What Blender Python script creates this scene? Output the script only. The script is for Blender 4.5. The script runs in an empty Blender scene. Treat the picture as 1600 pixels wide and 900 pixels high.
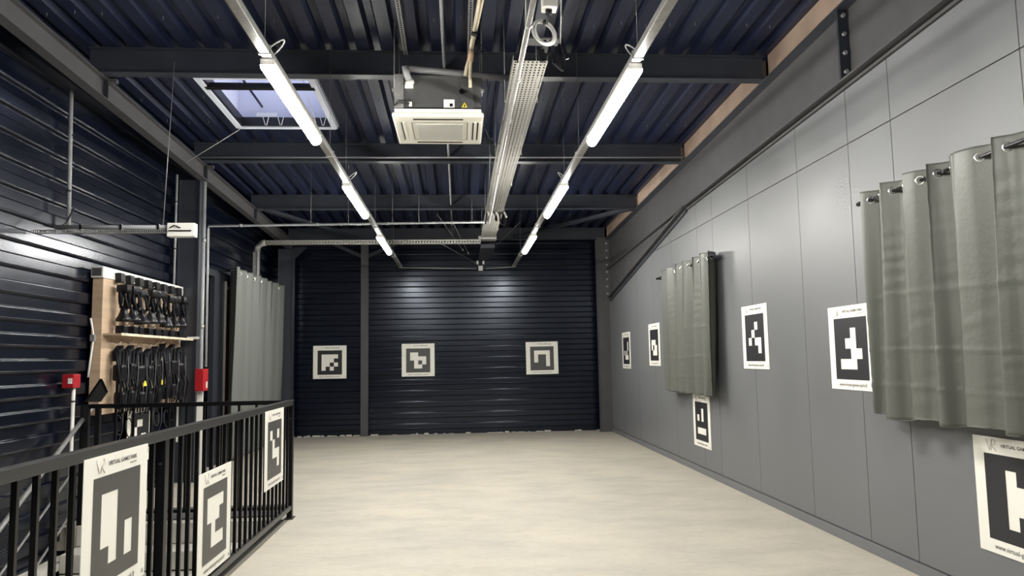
import bpy, bmesh, math, random
from mathutils import Vector, Matrix
random.seed(7)
SC = bpy.context.scene
C = SC.collection
# ------------------------------------------------------------------ camera
cam_d = bpy.data.cameras.new('camera'); cam = bpy.data.objects.new('camera', cam_d); C.objects.link(cam)
cam_d.sensor_width = 36; cam_d.lens = 1158.0 / 1600 * 36; cam_d.clip_start = .05; cam_d.clip_end = 200
r_ = Vector((0.99732505, -0.07115945, -0.01670576)); u_ = Vector((0.00983127, -0.0958833, 0.99534403)); f_ = Vector((0.07242994, 0.99284577, 0.09492722))
m = Matrix((r_, u_, -f_)).transposed().to_4x4(); m.translation = Vector((0, 0, 1.46))
cam.matrix_world = m
SC.camera = cam
# ------------------------------------------------------------------ sky, exposure
SC.view_settings.view_transform = 'Standard'; SC.view_settings.look = 'None'
SC.view_settings.gamma = 1; SC.view_settings.use_curve_mapping = False
SC.view_settings.exposure = 2.45
LAMP = 31.0
w = bpy.data.worlds.new('sky'); SC.world = w; w.use_nodes = True
bg = w.node_tree.nodes['Background']; bg.inputs[0].default_value = (.58, .62, .76, 1); bg.inputs[1].default_value = .62
# ------------------------------------------------------------------ materials
def mat(name, col, rough=.5, metal=0., spec=.5, emit=None, es=0, noise=0, nscale=8, bump=0, bscale=60, var_rough=0, alpha=1, trans=0, stretch=None, coat=0):
    m = bpy.data.materials.new(name); m.use_nodes = True
    nt = m.node_tree; b = nt.nodes['Principled BSDF']
    b.inputs['Base Color'].default_value = (*col, 1); b.inputs['Roughness'].default_value = rough
    b.inputs['Metallic'].default_value = metal; b.inputs['Specular IOR Level'].default_value = spec
    if coat: b.inputs['Coat Weight'].default_value = coat; b.inputs['Coat Roughness'].default_value = .2
    if emit: b.inputs['Emission Color'].default_value = (*emit, 1); b.inputs['Emission Strength'].default_value = es
    if trans: b.inputs['Transmission Weight'].default_value = trans
    if alpha < 1: b.inputs['Alpha'].default_value = alpha
    def coords(scale):
        tc = nt.nodes.new('ShaderNodeTexCoord'); mp = nt.nodes.new('ShaderNodeMapping')
        nt.links.new(tc.outputs['Object'], mp.inputs[0])
        s = stretch or (1, 1, 1)
        mp.inputs['Scale'].default_value = s
        n = nt.nodes.new('ShaderNodeTexNoise'); n.inputs['Scale'].default_value = scale; n.inputs['Detail'].default_value = 6
        nt.links.new(mp.outputs[0], n.inputs['Vector']); return n
    if noise:
        n = coords(nscale); r = nt.nodes.new('ShaderNodeValToRGB')
        r.color_ramp.elements[0].position = .3; r.color_ramp.elements[1].position = .7
        r.color_ramp.elements[0].color = (*[c * (1 - noise) for c in col], 1)
        r.color_ramp.elements[1].color = (*[min(1, c * (1 + noise)) for c in col], 1)
        nt.links.new(n.outputs['Fac'], r.inputs[0]); nt.links.new(r.outputs[0], b.inputs['Base Color'])
        if var_rough:
            mr = nt.nodes.new('ShaderNodeMapRange'); mr.inputs[3].default_value = rough - var_rough; mr.inputs[4].default_value = rough + var_rough
            nt.links.new(n.outputs['Fac'], mr.inputs[0]); nt.links.new(mr.outputs[0], b.inputs['Roughness'])
    if bump:
        n = coords(bscale); bp = nt.nodes.new('ShaderNodeBump'); bp.inputs['Strength'].default_value = bump; bp.inputs['Distance'].default_value = .01
        nt.links.new(n.outputs['Fac'], bp.inputs['Height']); nt.links.new(bp.outputs[0], b.inputs['Normal'])
    return m
M = {}
M['clad'] = mat('dark_cladding', (.0022, .0036, .0098), .22, 0, .62, noise=.15, nscale=2, var_rough=.04)
M['deck'] = mat('dark_deck', (.0085, .012, .034), .40, 0, .5, noise=.2, nscale=3, bump=.1, bscale=5)
M['clad'].node_tree.nodes['Principled BSDF'].inputs['Specular Tint'].default_value = (.78, .86, 1, 1)
M['steel'] = mat('grey_painted_steel', (.034, .039, .052), .38, 0, .6, noise=.12, nscale=4)
M['steelw'] = mat('warm_grey_painted_steel', (.064, .063, .066), .5, 0, .4, noise=.12, nscale=4)
M['steeld'] = mat('dark_painted_steel', (.022, .025, .034), .5, 0, .4, noise=.12, nscale=4)
M['bolt'] = mat('bolt_steel', (.45, .45, .47), .4, .6)
M['wallp'] = mat('grey_wall_panel', (.146, .150, .158), .42, 0, .4, noise=.05, nscale=1.3, var_rough=.14, bump=.05, bscale=3)
M['gap'] = mat('joint_black', (.02, .02, .022), .8)
M['black'] = mat('black_satin', (.004, .004, .005), .35, 0, .4)
M['railtop'] = mat('grey_railing_steel', (.030, .030, .030), .34, 0, .5)
M['plastic'] = mat('black_plastic', (.005, .005, .007), .34, 0, .28)
M['strap'] = mat('black_strap', (.004, .005, .008), .65, 0, .2)
M['galv'] = mat('galvanised_steel', (.36, .36, .35), .42, .55, .5, noise=.15, nscale=30)
M['pvc'] = mat('grey_pvc', (.32, .33, .34), .45)
M['pvcd'] = mat('dark_grey_pvc', (.13, .13, .135), .4)
M['tray'] = mat('perforated_tray_metal', (.27, .265, .24), .5, .2)
M['whitep'] = mat('white_plastic', (.78, .77, .73), .45)
M['cream'] = mat('cream_plastic', (.72, .70, .61), .4, noise=.03, nscale=4)
M['grille'] = mat('grille_grey', (.42, .42, .38), .6, bump=.4, bscale=200)
M['acmetal'] = mat('unit_sheet_metal', (.22, .22, .22), .32, .7, .5, noise=.1, nscale=5)
M['red'] = mat('red_box', (.36, .010, .016), .4)
M['yellow'] = mat('yellow_tag', (.85, .72, .05), .5)
M['wood'] = mat('light_plywood', (.50, .365, .25), .6, noise=.14, nscale=3, stretch=(1, 1, 6))
M['tan'] = mat('tan_board', (.35, .255, .20), .7, noise=.15, nscale=3)
M['paper'] = mat('poster_white', (.80, .785, .72), .5, noise=.02, nscale=3)
M['ink'] = mat('poster_black', (.016, .016, .020), .45)
M['inkg'] = mat('poster_charcoal', (.060, .059, .056), .42)
M['text'] = mat('print_grey', (.10, .09, .085), .6)
M['logo'] = mat('logo_pale_rose', (.62, .56, .52), .6)
M['curt'] = mat('green_grey_curtain', (.106, .111, .096), .42, 0, .45, bump=.22, bscale=38, stretch=(1, 1, .8))
M['curtl'] = mat('grey_curtain', (.135, .145, .135), .55, 0, .35, bump=.15, bscale=38, stretch=(1, 1, .8))
M['chrome'] = mat('chrome', (.75, .75, .75), .18, 1)
M['rod'] = mat('black_chrome_rod', (.05, .05, .055), .15, .9)
M['led'] = mat('led_diffuser', (.9, .9, .85), .5, emit=(1, .975, .91), es=LAMP)
M['conc'] = mat('pale_concrete_step', (.52, .50, .45), .75, noise=.12, nscale=10)
M['matd'] = mat('dark_doormat', (.07, .07, .075), .95, bump=.9, bscale=120)
M['insul'] = mat('cream_pipe_lagging', (.62, .56, .42), .7, noise=.25, nscale=12)
M['cable'] = mat('black_cable', (.015, .015, .016), .6)
M['gcable'] = mat('grey_cable', (.55, .55, .54), .5)
M['brown'] = mat('brown_door_leaf', (.20, .085, .04), .5, noise=.3, nscale=6)  # brown with random mottling, fills the door frame
M['lav'] = mat('skylight_inner', (.50, .51, .60), .5)
M['skyf'] = mat('skylight_frame_white', (.75, .80, .92), .5)
g = bpy.data.materials.new('skylight_polycarbonate'); g.use_nodes = True; nt = g.node_tree
for n in list(nt.nodes): nt.nodes.remove(n)
o_ = nt.nodes.new('ShaderNodeOutputMaterial'); tl = nt.nodes.new('ShaderNodeBsdfTranslucent'); tl.inputs[0].default_value = (.75, .78, .95, 1)
tr = nt.nodes.new('ShaderNodeBsdfTransparent'); mx = nt.nodes.new('ShaderNodeMixShader'); mx.inputs[0].default_value = .55
nt.links.new(tr.outputs[0], mx.inputs[1]); nt.links.new(tl.outputs[0], mx.inputs[2]); nt.links.new(mx.outputs[0], o_.inputs[0]); M['dome'] = g
# floor material: pale power-floated concrete, streaked along x
fm = bpy.data.materials.new('pale_concrete_floor'); fm.use_nodes = True; nt = fm.node_tree; b = nt.nodes['Principled BSDF']
tc = nt.nodes.new('ShaderNodeTexCoord')
def fn(scale, sc, det=8, rot=0):
    mp = nt.nodes.new('ShaderNodeMapping'); mp.inputs['Scale'].default_value = sc; mp.inputs['Rotation'].default_value = (0, 0, rot)
    n = nt.nodes.new('ShaderNodeTexNoise'); n.inputs['Scale'].default_value = scale; n.inputs['Detail'].default_value = det; n.inputs['Roughness'].default_value = .62
    nt.links.new(tc.outputs['Object'], mp.inputs[0]); nt.links.new(mp.outputs[0], n.inputs['Vector']); return n
def ramp(n, p0, c0, p1, c1):
    r = nt.nodes.new('ShaderNodeValToRGB'); r.color_ramp.elements[0].position = p0; r.color_ramp.elements[1].position = p1
    r.color_ramp.elements[0].color = (*c0, 1); r.color_ramp.elements[1].color = (*c1, 1); nt.links.new(n.outputs['Fac'], r.inputs[0]); return r
ra = ramp(fn(.9, (1, 1, 1)), .35, (.40, .377, .325), .68, (.475, .438, .36))
rb = ramp(fn(2.2, (.7, 1.5, 1), rot=.35), .36, (.87, .87, .88), .56, (1, 1, 1))
rc = ramp(fn(22, (.7, 1.6, 1)), .30, (.90, .89, .88), .60, (1, 1, 1))
def mul(a, c):
    x = nt.nodes.new('ShaderNodeMix'); x.data_type = 'RGBA'; x.blend_type = 'MULTIPLY'; x.inputs[0].default_value = 1
    nt.links.new(a, x.inputs[6]); nt.links.new(c, x.inputs[7]); return x.outputs[2]
nt.links.new(mul(mul(ra.outputs[0], rb.outputs[0]), rc.outputs[0]), b.inputs['Base Color'])
b.inputs['Roughness'].default_value = .58; b.inputs['Specular IOR Level'].default_value = .35
bp = nt.nodes.new('ShaderNodeBump'); bp.inputs['Strength'].default_value = .25; bp.inputs['Distance'].default_value = .01
nt.links.new(fn(9, (1, 1, 1)).outputs['Fac'], bp.inputs['Height']); nt.links.new(bp.outputs[0], b.inputs['Normal'])
M['floor'] = fm
# ------------------------------------------------------------------ mesh helpers
SL = -.033
def shear(bm, off=0.0):          # roof parts follow the 3 % fall of the roof
    for v in bm.verts: v.co.z += SL * (v.co.y - 6.82)
    return bm
def B(): return bmesh.new()
def box(bm, x0, x1, y0, y1, z0, z1, bev=0):
    r = bmesh.ops.create_cube(bm, size=1)
    for v in r['verts']:
        v.co = Vector(((x0 + x1) / 2 + v.co.x * (x1 - x0), (y0 + y1) / 2 + v.co.y * (y1 - y0), (z0 + z1) / 2 + v.co.z * (z1 - z0)))
    if bev:
        es = set(e for v in r['verts'] for e in v.link_edges)
        bmesh.ops.bevel(bm, geom=list(es), offset=bev, segments=2, affect='EDGES', profile=.6)
    return bm
def tube(bm, pts, rad, n=10, closed=False, cap=True):
    pts = [Vector(p) for p in pts]; rings = []; N = len(pts)
    for i, p in enumerate(pts):
        if closed: t = pts[(i + 1) % N] - pts[i - 1]
        else: t = pts[min(i + 1, N - 1)] - pts[max(i - 1, 0)]
        t.normalize()
        up = Vector((0, 0, 1)) if abs(t.z) < .9 else Vector((0, 1, 0))
        a = t.cross(up).normalized(); c = t.cross(a).normalized()
        rr = rad[i] if isinstance(rad, (list, tuple)) else rad
        rings.append([bm.verts.new(p + a * rr * math.cos(2 * math.pi * k / n) + c * rr * math.sin(2 * math.pi * k / n)) for k in range(n)])
    R = range(N if closed else N - 1)
    for i in R:
        A, D = rings[i], rings[(i + 1) % N]
        for k in range(n):
            f = bm.faces.new((A[k], A[(k + 1) % n], D[(k + 1) % n], D[k])); f.smooth = True
    if cap and not closed:
        bm.faces.new(rings[0][::-1]); bm.faces.new(rings[-1])
    return bm
def bar(bm, p, q, w, h=None):     # square bar between two points
    h = h or w; p = Vector(p); q = Vector(q); t = (q - p).normalized()
    up = Vector((0, 0, 1)) if abs(t.z) < .95 else Vector((0, 1, 0))
    a = t.cross(up).normalized() * w / 2; c = a.cross(t).normalized() * h / 2
    V = [bm.verts.new(x + s * a + k * c) for x in (p, q) for s, k in ((-1, -1), (1, -1), (1, 1), (-1, 1))]
    for f in ((3, 2, 1, 0), (4, 5, 6, 7), (0, 1, 5, 4), (1, 2, 6, 5), (2, 3, 7, 6), (3, 0, 4, 7)): bm.faces.new([V[i] for i in f])
    return bm
def prism(bm, poly, axis, a, c):  # polygon (2-D) extruded along axis from a to c
    def P(u, v, t):
        return {'x': (t, u, v), 'y': (u, t, v), 'z': (u, v, t)}[axis]
    A = [bm.verts.new(P(u, v, a)) for u, v in poly]; D = [bm.verts.new(P(u, v, c)) for u, v in poly]
    n = len(poly)
    bm.faces.new(A); bm.faces.new(D[::-1])
    for i in range(n): bm.faces.new((A[i], D[i], D[(i + 1) % n], A[(i + 1) % n]))
    return bm
def disc(bm, c, r, axis='y', t=.01, n=12):
    c = Vector(c); d = {'x': Vector((1, 0, 0)), 'y': Vector((0, 1, 0)), 'z': Vector((0, 0, 1))}[axis]
    return tube(bm, [c - d * t / 2, c + d * t / 2], r, n)
def torus(bm, c, R, r, nrm, n=20, k=8):
    c = Vector(c); nrm = Vector(nrm).normalized(); a = nrm.cross(Vector((0, 0, 1)) if abs(nrm.z) < .9 else Vector((1, 0, 0))).normalized(); b2 = nrm.cross(a)
    rings = []
    for i in range(n):
        th = 2 * math.pi * i / n; d = a * math.cos(th) + b2 * math.sin(th)
        rings.append([bm.verts.new(c + d * (R + r * math.cos(2 * math.pi * j / k)) + nrm * r * math.sin(2 * math.pi * j / k)) for j in range(k)])
    for i in range(n):
        A, D = rings[i], rings[(i + 1) % n]
        for j in range(k):
            f = bm.faces.new((A[j], A[(j + 1) % k], D[(j + 1) % k], D[j])); f.smooth = True
    return bm
def obj(name, bm, m, parent=None, smooth=False, kind=None, label=None):
    bmesh.ops.recalc_face_normals(bm, faces=bm.faces)
    me = bpy.data.meshes.new(name); bm.to_mesh(me); bm.free()
    me.materials.append(M[m] if isinstance(m, str) else m)
    o = bpy.data.objects.new(name, me); C.objects.link(o)
    if parent: o.parent = parent; o.matrix_parent_inverse = parent.matrix_world.inverted()
    if kind: o['kind'] = kind
    if label: o['label'] = label
    if smooth:
        for p in me.polygons: p.use_smooth = True
    return o
def tag(o, label, cat, group=None, kind=None):
    o['label'] = label; o['category'] = cat
    if group: o['group'] = group
    if kind: o['kind'] = kind
    return o
def thing(name, label, cat, loc=(0, 0, 0), group=None):
    o = bpy.data.objects.new(name, None); C.objects.link(o); o.location = loc; o.matrix_world = Matrix.Translation(Vector(loc))
    o.empty_display_size = .1
    return tag(o, label, cat, group)
def struct(name, bm, m, parent=None, **k):
    o = obj(name, bm, m, parent, **k)
    if not parent: o['kind'] = 'structure'
    return o
def sempty(name):
    o = bpy.data.objects.new(name, None); C.objects.link(o); o['kind'] = 'structure'; return o
def copy_tree(src, loc=None, label=None, parent=None):
    c = src.copy(); C.objects.link(c)
    if parent:
        c.parent = parent; c.matrix_parent_inverse = src.matrix_parent_inverse.copy()
    if loc is not None: c.location = loc
    if label: c['label'] = label
    for ch in [x for x in ALL() if x.parent == src]: copy_tree(ch, parent=c)
    return c
def ALL(): return list(bpy.data.objects)

XL, XR, YF, YB = -3.62, 3.015, 14.96, -4.0
# ------------------------------------------------------------------ floor with stair opening
SX0, SX1, SY0, SY1 = -3.62, -1.66, 1.2, 7.17
bm = B()
box(bm, SX1, XR + .1, YB, YF + .1, -.2, 0)
box(bm, XL - .1, SX1, SY1, YF + .1, -.2, 0)
box(bm, XL - .1, SX1, YB, SY0, -.2, 0)
struct('floor', bm, 'floor')
bm = B(); box(bm, XL - .2, SX1 + .1, SY0 - .5, SY1 + .3, -2.9, -2.8); struct('floor_lower', bm, 'steeld')
bm = B()
box(bm, SX1 + .0, SX1 + .1, SY0 - .5, SY1 + .3, -2.9, -.2); box(bm, XL - .2, SX1 + .1, SY0 - .6, SY0 - .5, -2.9, -.2); box(bm, XL - .2, SX1 + .1, SY1 + .3, SY1 + .4, -2.9, -.2)
struct('wall_stairwell', bm, 'steeld')
# ------------------------------------------------------------------ corrugated cladding
PR = [(0.0, 0), (.004, .032), (.106, .032), (.114, .028), (.118, .026), (.122, .032), (.20, .032), (.215, 0)]   # (height, depth recess)
def clad_profile(z0, z1):
    pts = []; k = math.floor(z0 / .2175) - 1
    out = [(0.0, 0.0), (.092, 0.0), (.098, .009), (.1087, .009), (.112, .034), (.200, .034), (.2165, .034)]
    # upward-facing ledges at 0.2175*k (large) and half way (small)
    def bead(zc, r, d0): return [(zc + r * math.sin(t), d0 - r * .9 * math.cos(t)) for t in [-math.pi / 2 + math.pi * i / 6 for i in range(7)]]
    def arc(z0_, r, up): return [(z0_ + (r * math.sin(t) if up else r * (1 - math.cos(t))), r * ((1 - math.cos(t)) if up else (1 - math.sin(t)))) for t in [math.pi / 2 * i / 6 for i in range(7)]]
    prof = arc(-.016, .016, True) + [(.006, .034), (.094, .034)] + [(.100, .013)] + arc(.100, .012, False)[1:] + bead(.119, .004, 0.0) + [(.150, 0.0)]
    while k * .2175 < z1 + .3:
        for h, d in prof: pts.append((k * .2175 + h, d))
        k += 1
    def at(z):
        for (a, da), (c, dc) in zip(pts, pts[1:]):
            if a <= z <= c: return da + (dc - da) * (z - a) / max(c - a, 1e-6)
        return 0
    return [(z0, at(z0))] + [(z, d) for z, d in pts if z0 < z < z1] + [(z1, at(z1))]
def clad(parent, wall, a, c, z0, z1, name='cladding_sheet'):
    p = clad_profile(z0, z1); bm = B()
    def P(t, z, d):
        if wall == 'far': return (t, YF + d, z)
        return (XL - d, t, z)
    A = [bm.verts.new(P(a, z, d)) for z, d in p]; D = [bm.verts.new(P(c, z, d)) for z, d in p]
    for i in range(len(p) - 1): bm.faces.new((A[i], A[i + 1], D[i + 1], D[i]))
    for f in bm.faces: f.smooth = f.calc_area() / max(abs(c - a), 1e-6) < .008
    o = obj(name, bm, 'clad', parent)
    return o
wf = sempty('wall_far'); wl = sempty('wall_left')
zz = [-.05, .87, 1.74, 2.61, 3.48, 4.6]
for z0, z1 in zip(zz, zz[1:]):
    clad(wf, 'far', -3.7, -1.86, z0, z1 - .002); clad(wf, 'far', -1.86, 3.1, z0, z1 - .002)
zz = [-2.9, -1.74, -.87, 0, .87, 1.74, 2.61, 3.48, 4.8]
for z0, z1 in zip(zz, zz[1:]):
    for a, c in ((YB, 1.2), (1.2, 5.4), (5.4, 9.7), (9.7, 15.0)): clad(wl, 'left', a, c, z0, z1 - .002)
bm = B(); box(bm, XL - .3, XL - .06, YB, 15.3, -2.9, 5.2); obj('backing', bm, 'gap', wl)
bm = B(); box(bm, -3.7, 3.4, YF + .06, YF + .3, -.2, 5.2); obj('backing', bm, 'gap', wf)
bm = B(); box(bm, -3.9, 3.4, YB - .2, YB, -3, 5.2); struct('wall_back', bm, 'wallp')
# ragged mortar along the foot of the far wall
bm = B()
x = -3.3
while x < 2.9:
    w_ = random.uniform(.03, .16)
    if random.random() < .75:
        h_ = random.uniform(.006, .028)
        box(bm, x, x + w_, YF - random.uniform(.015, .05), YF + .03, 0, h_, min(.006, h_ * .3))
    x += w_ + random.uniform(0, .12)
o = obj('mortar_crumbs', bm, 'conc'); tag(o, 'ragged pale mortar crumbs along the foot of the black far wall', 'mortar', kind='stuff')
# ------------------------------------------------------------------ right wall panels
wr = sempty('wall_right')
def wtop(y): return 3.447 + SL * (y - 6.82)
joints = [15.0, 13.5, 12.35, 11.28, 10.22, 9.08, 8.50, 7.40, 6.27, 5.40, 4.83, 3.63, 2.45, 1.25, .05, -1.15, -2.35, YB]
gp = .0035
for j in range(len(joints) - 1):
    y1, y0 = joints[j], joints[j + 1]
    zt0, zt1 = wtop(y0), wtop(y1)
    lo_top = min(3.07, zt1 - 0) if zt1 < 3.1 else 3.07
    bm = B(); prism(bm, [(y0 + gp, .083), (y1 - gp, .083), (y1 - gp, 3.07 - gp), (y0 + gp, 3.07 - gp)], 'x', XR, XR + .02)
    obj('panel', bm, 'wallp', wr)
    bm = B(); prism(bm, [(y0 + gp, 3.07 + gp), (y1 - gp, 3.07 + gp), (y1 - gp, zt1), (y0 + gp, zt0)], 'x', XR, XR + .02)
    obj('panel', bm, 'wallp', wr)
bm = B(); prism(bm, [(YB, -.1), (15.2, -.1), (15.2, 5.2), (YB, 5.2)], 'x', XR + .10, XR + .3); obj('backing', bm, 'gap', wr)
bm = B(); prism(bm, [(YB, -.1), (15.2, -.1), (15.2, wtop(15.2)), (YB, wtop(YB))], 'x', XR + .021, XR + .035); obj('joint_strip', bm, 'gap', wr)
bm = B(); box(bm, XR - .022, XR + .02, YB, 14.95, 0, .075, .003); struct('baseboard_right', bm, 'wallp')
bm = B(); box(bm, XR - .018, XR + .03, YB, 9.4, 3.452, 3.474); shear(bm); struct('trim_1', bm, 'steelw')
# ------------------------------------------------------------------ roof deck
cl = sempty('ceiling')
def deck_pts(x0, x1):
    pitch = .2265; pts = []
    k = math.floor(x0 / pitch) - 1
    while k * pitch < x1 + .3:
        for h, d in ((0, 0), (.112, 0), (.138, .068), (.20, .068)): pts.append((k * pitch + h, d))
        k += 1
    def at(x):
        for (a, da), (c, dc) in zip(pts, pts[1:]):
            if a <= x <= c: return da + (dc - da) * (x - a) / max(c - a, 1e-6)
        return 0
    return [(x0, at(x0))] + [(x, d) for x, d in pts if x0 < x < x1] + [(x1, at(x1))]
ZD = 4.33
def deck(x0, x1, y0, y1):
    p = deck_pts(x0, x1); bm = B()
    A = [bm.verts.new((x, y0, ZD + d)) for x, d in p]; D = [bm.verts.new((x, y1, ZD + d)) for x, d in p]
    for i in range(len(p) - 1): bm.faces.new((A[i], A[i + 1], D[i + 1], D[i]))
    shear(bm); obj('deck_sheet', bm, 'deck', cl)
KX0, KX1, KY0, KY1 = -2.60, -1.45, 7.36, 8.84
deck(-3.75, KX0, YB, 15.1)
for a, c in ((YB, KY0), (KY1, 15.1)): deck(KX0, KX1, a, c)
xs = [KX1, -.57, .33, 1.24, 2.15, 3.2]
for a, c in zip(xs, xs[1:]): deck(a, c, YB, 15.1)
# opaque roof build-up above the deck, with the same skylight hole
bm = B()
for x0, x1, y0, y1 in ((-4, KX0 - .02, YB - .3, 15.4), (KX1 + .02, 3.5, YB - .3, 15.4), (KX0 - .02, KX1 + .02, YB - .3, KY0 - .02), (KX0 - .02, KX1 + .02, KY1 + .02, 15.4)): box(bm, x0, x1, y0, y1, ZD + .075, ZD + .28)
shear(bm); obj('insulation', bm, 'gap', cl)
# deck fixing screws that hang through the sheets
bm = B()
for yy in (5.55, 6.1, 7.9, 8.6, 10.2, 11.0, 12.7, 13.5):
    for k in range(-15, 13):
        if random.random() < .6:
            x = k * .2265 + .056 + random.uniform(-.02, .02)
            if KX0 - .05 < x < KX1 + .05 and KY0 < yy < KY1: continue
            y_ = yy + random.uniform(-.06, .06)
            box(bm, x - .002, x + .002, y_ - .002, y_ + .002, ZD - .03, ZD)
shear(bm); obj('screws', bm, 'galv', cl, kind='stuff')
# ------------------------------------------------------------------ skylight (window in the roof)
sk = sempty('window_1')
bm = B()
for x0, x1, y0, y1 in ((KX0 - .03, KX0 + .0, KY0 - .03, KY1 + .03), (KX1, KX1 + .03, KY0 - .03, KY1 + .03), (KX0, KX1, KY0 - .03, KY0), (KX0, KX1, KY1, KY1 + .03)): box(bm, x0, x1, y0, y1, ZD + .02, ZD + .62)
shear(bm); obj('upstand', bm, 'lav', sk)
bm = B(); e = .045
for x0, x1, y0, y1 in ((KX0 - .02, KX0 + e, KY0, KY1), (KX1 - e, KX1 + .02, KY0, KY1), (KX0, KX1, KY1 - e, KY1 + .02), (KX0, KX1, KY0 - .02, KY0 + e)): box(bm, x0, x1, y0, y1, ZD - .012, ZD + .02)
shear(bm); obj('frame', bm, 'skyf', sk)
bm = B(); box(bm, KX0 + .045, KX1 - .045, KY1 - .08, KY1 - .045, ZD + .0, ZD + .10); box(bm, KX0 + .045, KX0 + .075, KY0, KY1 - .05, ZD, ZD + .1); shear(bm); obj('inner_frame', bm, 'black', sk)
bm = B(); bar(bm, (KX0 + .02, KY0 + .26, ZD + .01), (KX1 - .02, KY0 + .26, ZD + .01), .075, .05); shear(bm); obj('cross_bar', bm, 'plastic', sk)
for k in range(3):
    x = KX0 + .28 + k * .36
    bm = B(); bar(bm, (x, KY0 + .02, ZD + .25), (x, KY1 - .02, ZD + .25), .02, .02); shear(bm); obj('glazing_bar', bm, 'plastic', sk)
for k in (0.30, 0.45, .88):
    x = KX0 + k * 1.15
    bm = B(); tube(bm, [(x - .035, KY1 - .10, ZD + .10), (x - .008, KY1 - .09, ZD + .0), (x + .008, KY1 - .09, ZD + .0), (x + .035, KY1 - .10, ZD + .10)], .004, 6); shear(bm); obj('hook', bm, 'whitep', sk)
for x, y, w_, h_ in ((KX0 + .33, KY1 - .004, .24, .05), (KX1 - .07, KY1 - .004, .1, .05)):
    bm = B(); box(bm, x - w_ / 2, x + w_ / 2, y - .004, y, ZD + .13, ZD + .13 + h_); shear(bm); obj('sticker', bm, 'whitep', sk)
bm = B(); tube(bm, [(KX1 - .22, KY0 + .45, ZD + .3), (KX1 - .22, KY1 - .1, ZD + .02)], .006, 8); shear(bm); obj('opening_rod', bm, 'whitep', sk)
bm = B(); n = 10
rows = []
for i in range(n + 1):
    rows.append([bm.verts.new((KX0 - .03 + (KX1 - KX0 + .06) * i / n, KY0 - .03 + (KY1 - KY0 + .06) * j / n, ZD + .62 + .18 * math.sin(math.pi * i / n) * math.sin(math.pi * j / n))) for j in range(n + 1)])
for i in range(n):
    for j in range(n): bm.faces.new((rows[i][j], rows[i + 1][j], rows[i + 1][j + 1], rows[i][j + 1]))
shear(bm); obj('pane', bm, 'dome', sk, smooth=True)
# ------------------------------------------------------------------ steel frame
def ibeam(bm, x, y0, y1, zb, zt, fw, tf=.010, tw=.008):  # along y
    box(bm, x - fw / 2, x + fw / 2, y0, y1, zb, zb + tf); box(bm, x - fw / 2, x + fw / 2, y0, y1, zt - tf, zt); box(bm, x - tw / 2, x + tw / 2, y0, y1, zb + tf, zt - tf)
ZT = 4.09   # purlin bottoms / beam tops at y=6.82
t = thing('eaves_beam', 'long grey steel beam running along the top of the black left wall', 'beam', (-3.25, 5, ZT))
bm = B(); ibeam(bm, -3.25, YB, 14.75, 3.895, ZT, .10); shear(bm); obj('flanged_profile', bm, 'steelw', t)
for y in (4.1, 6.88, 9.6, 11.95):
    bm = B(); box(bm, -3.246, -3.2, y - .006, y + .006, 3.906, ZT - .01); shear(bm); obj('stiffener', bm, 'steeld', t)
    bm = B(); box(bm, -3.20, -3.12, y - .03, y + .02, ZT - .035, ZT - .002); shear(bm); obj('cleat', bm, 'steelw', t)
t = thing('roof_girder', 'deep grey steel girder along the top of the grey right wall', 'beam', (3.05, 5, ZT))
bm = B(); box(bm, 3.045, 3.057, YB, 14.6, 3.50, ZT - .015); shear(bm); obj('web', bm, 'steelw', t)
bm = B(); box(bm, 2.95, 3.15, YB, 14.6, ZT - .015, ZT); shear(bm); obj('top_flange', bm, 'steel', t)
bm = B(); box(bm, 2.95, 3.15, YB, 9.45, 3.492, 3.507); shear(bm); obj('bottom_flange', bm, 'steelw', t)
bm = B(); box(bm, 2.96, 3.04, 5.335, 5.36, 3.52, ZT - .02); shear(bm); pl = obj('splice_plate', bm, 'steeld', t)
for k in range(4):
    bm = B(); tube(bm, [(3.0, 5.335, 3.57 + k * .15), (3.0, 5.316, 3.57 + k * .15)], .017, 6); shear(bm); obj('bolt', bm, 'bolt', pl)
# haunch
h0 = (9.35, 3.49 + SL * 2.53); h1 = (14.45, 3.49 + SL * 7.6); h2 = (14.45, 2.63)
bm = B(); prism(bm, [h0, (14.45, h1[1]), h2], 'x', 2.995, 3.007); obj('haunch_plate', bm, 'steelw', t)
for nm, a, c in (('haunch_flange', h0, h2), ('bottom_flange', h0, (14.45, h1[1] - .03))):
    bm = B(); bar(bm, (2.975, a[0], a[1]), (2.975, c[0], c[1]), .075, .022); obj(nm, bm, 'steelw', t)
bm = B(); bar(bm, (2.998, h0[0] + .05, h0[1] - .05), (2.998, h2[0], h2[1] - .06), .03, .035); obj('haunch_edge', bm, 'steel', t)
# tan boards above girder between purlins
PY = [-1.1, 1.5, 4.15, 6.77, 9.45, 12.05, 14.68]
wh = ['nearest the camera', 'in the near bay', 'beside the big hanging air unit', 'between second and third roof joists', 'beyond the third roof joist', 'in the last far bay']
for i in range(len(PY) - 1):
    bm = B(); box(bm, 3.0, 3.03, PY[i] + .06, PY[i + 1] - .06, ZT + .002, ZD - .002); shear(bm)
    tag(obj('fire_board', bm, 'tan'), 'tan board above the right girder, ' + wh[i], 'board', 'tan boards above the right girder')
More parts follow.
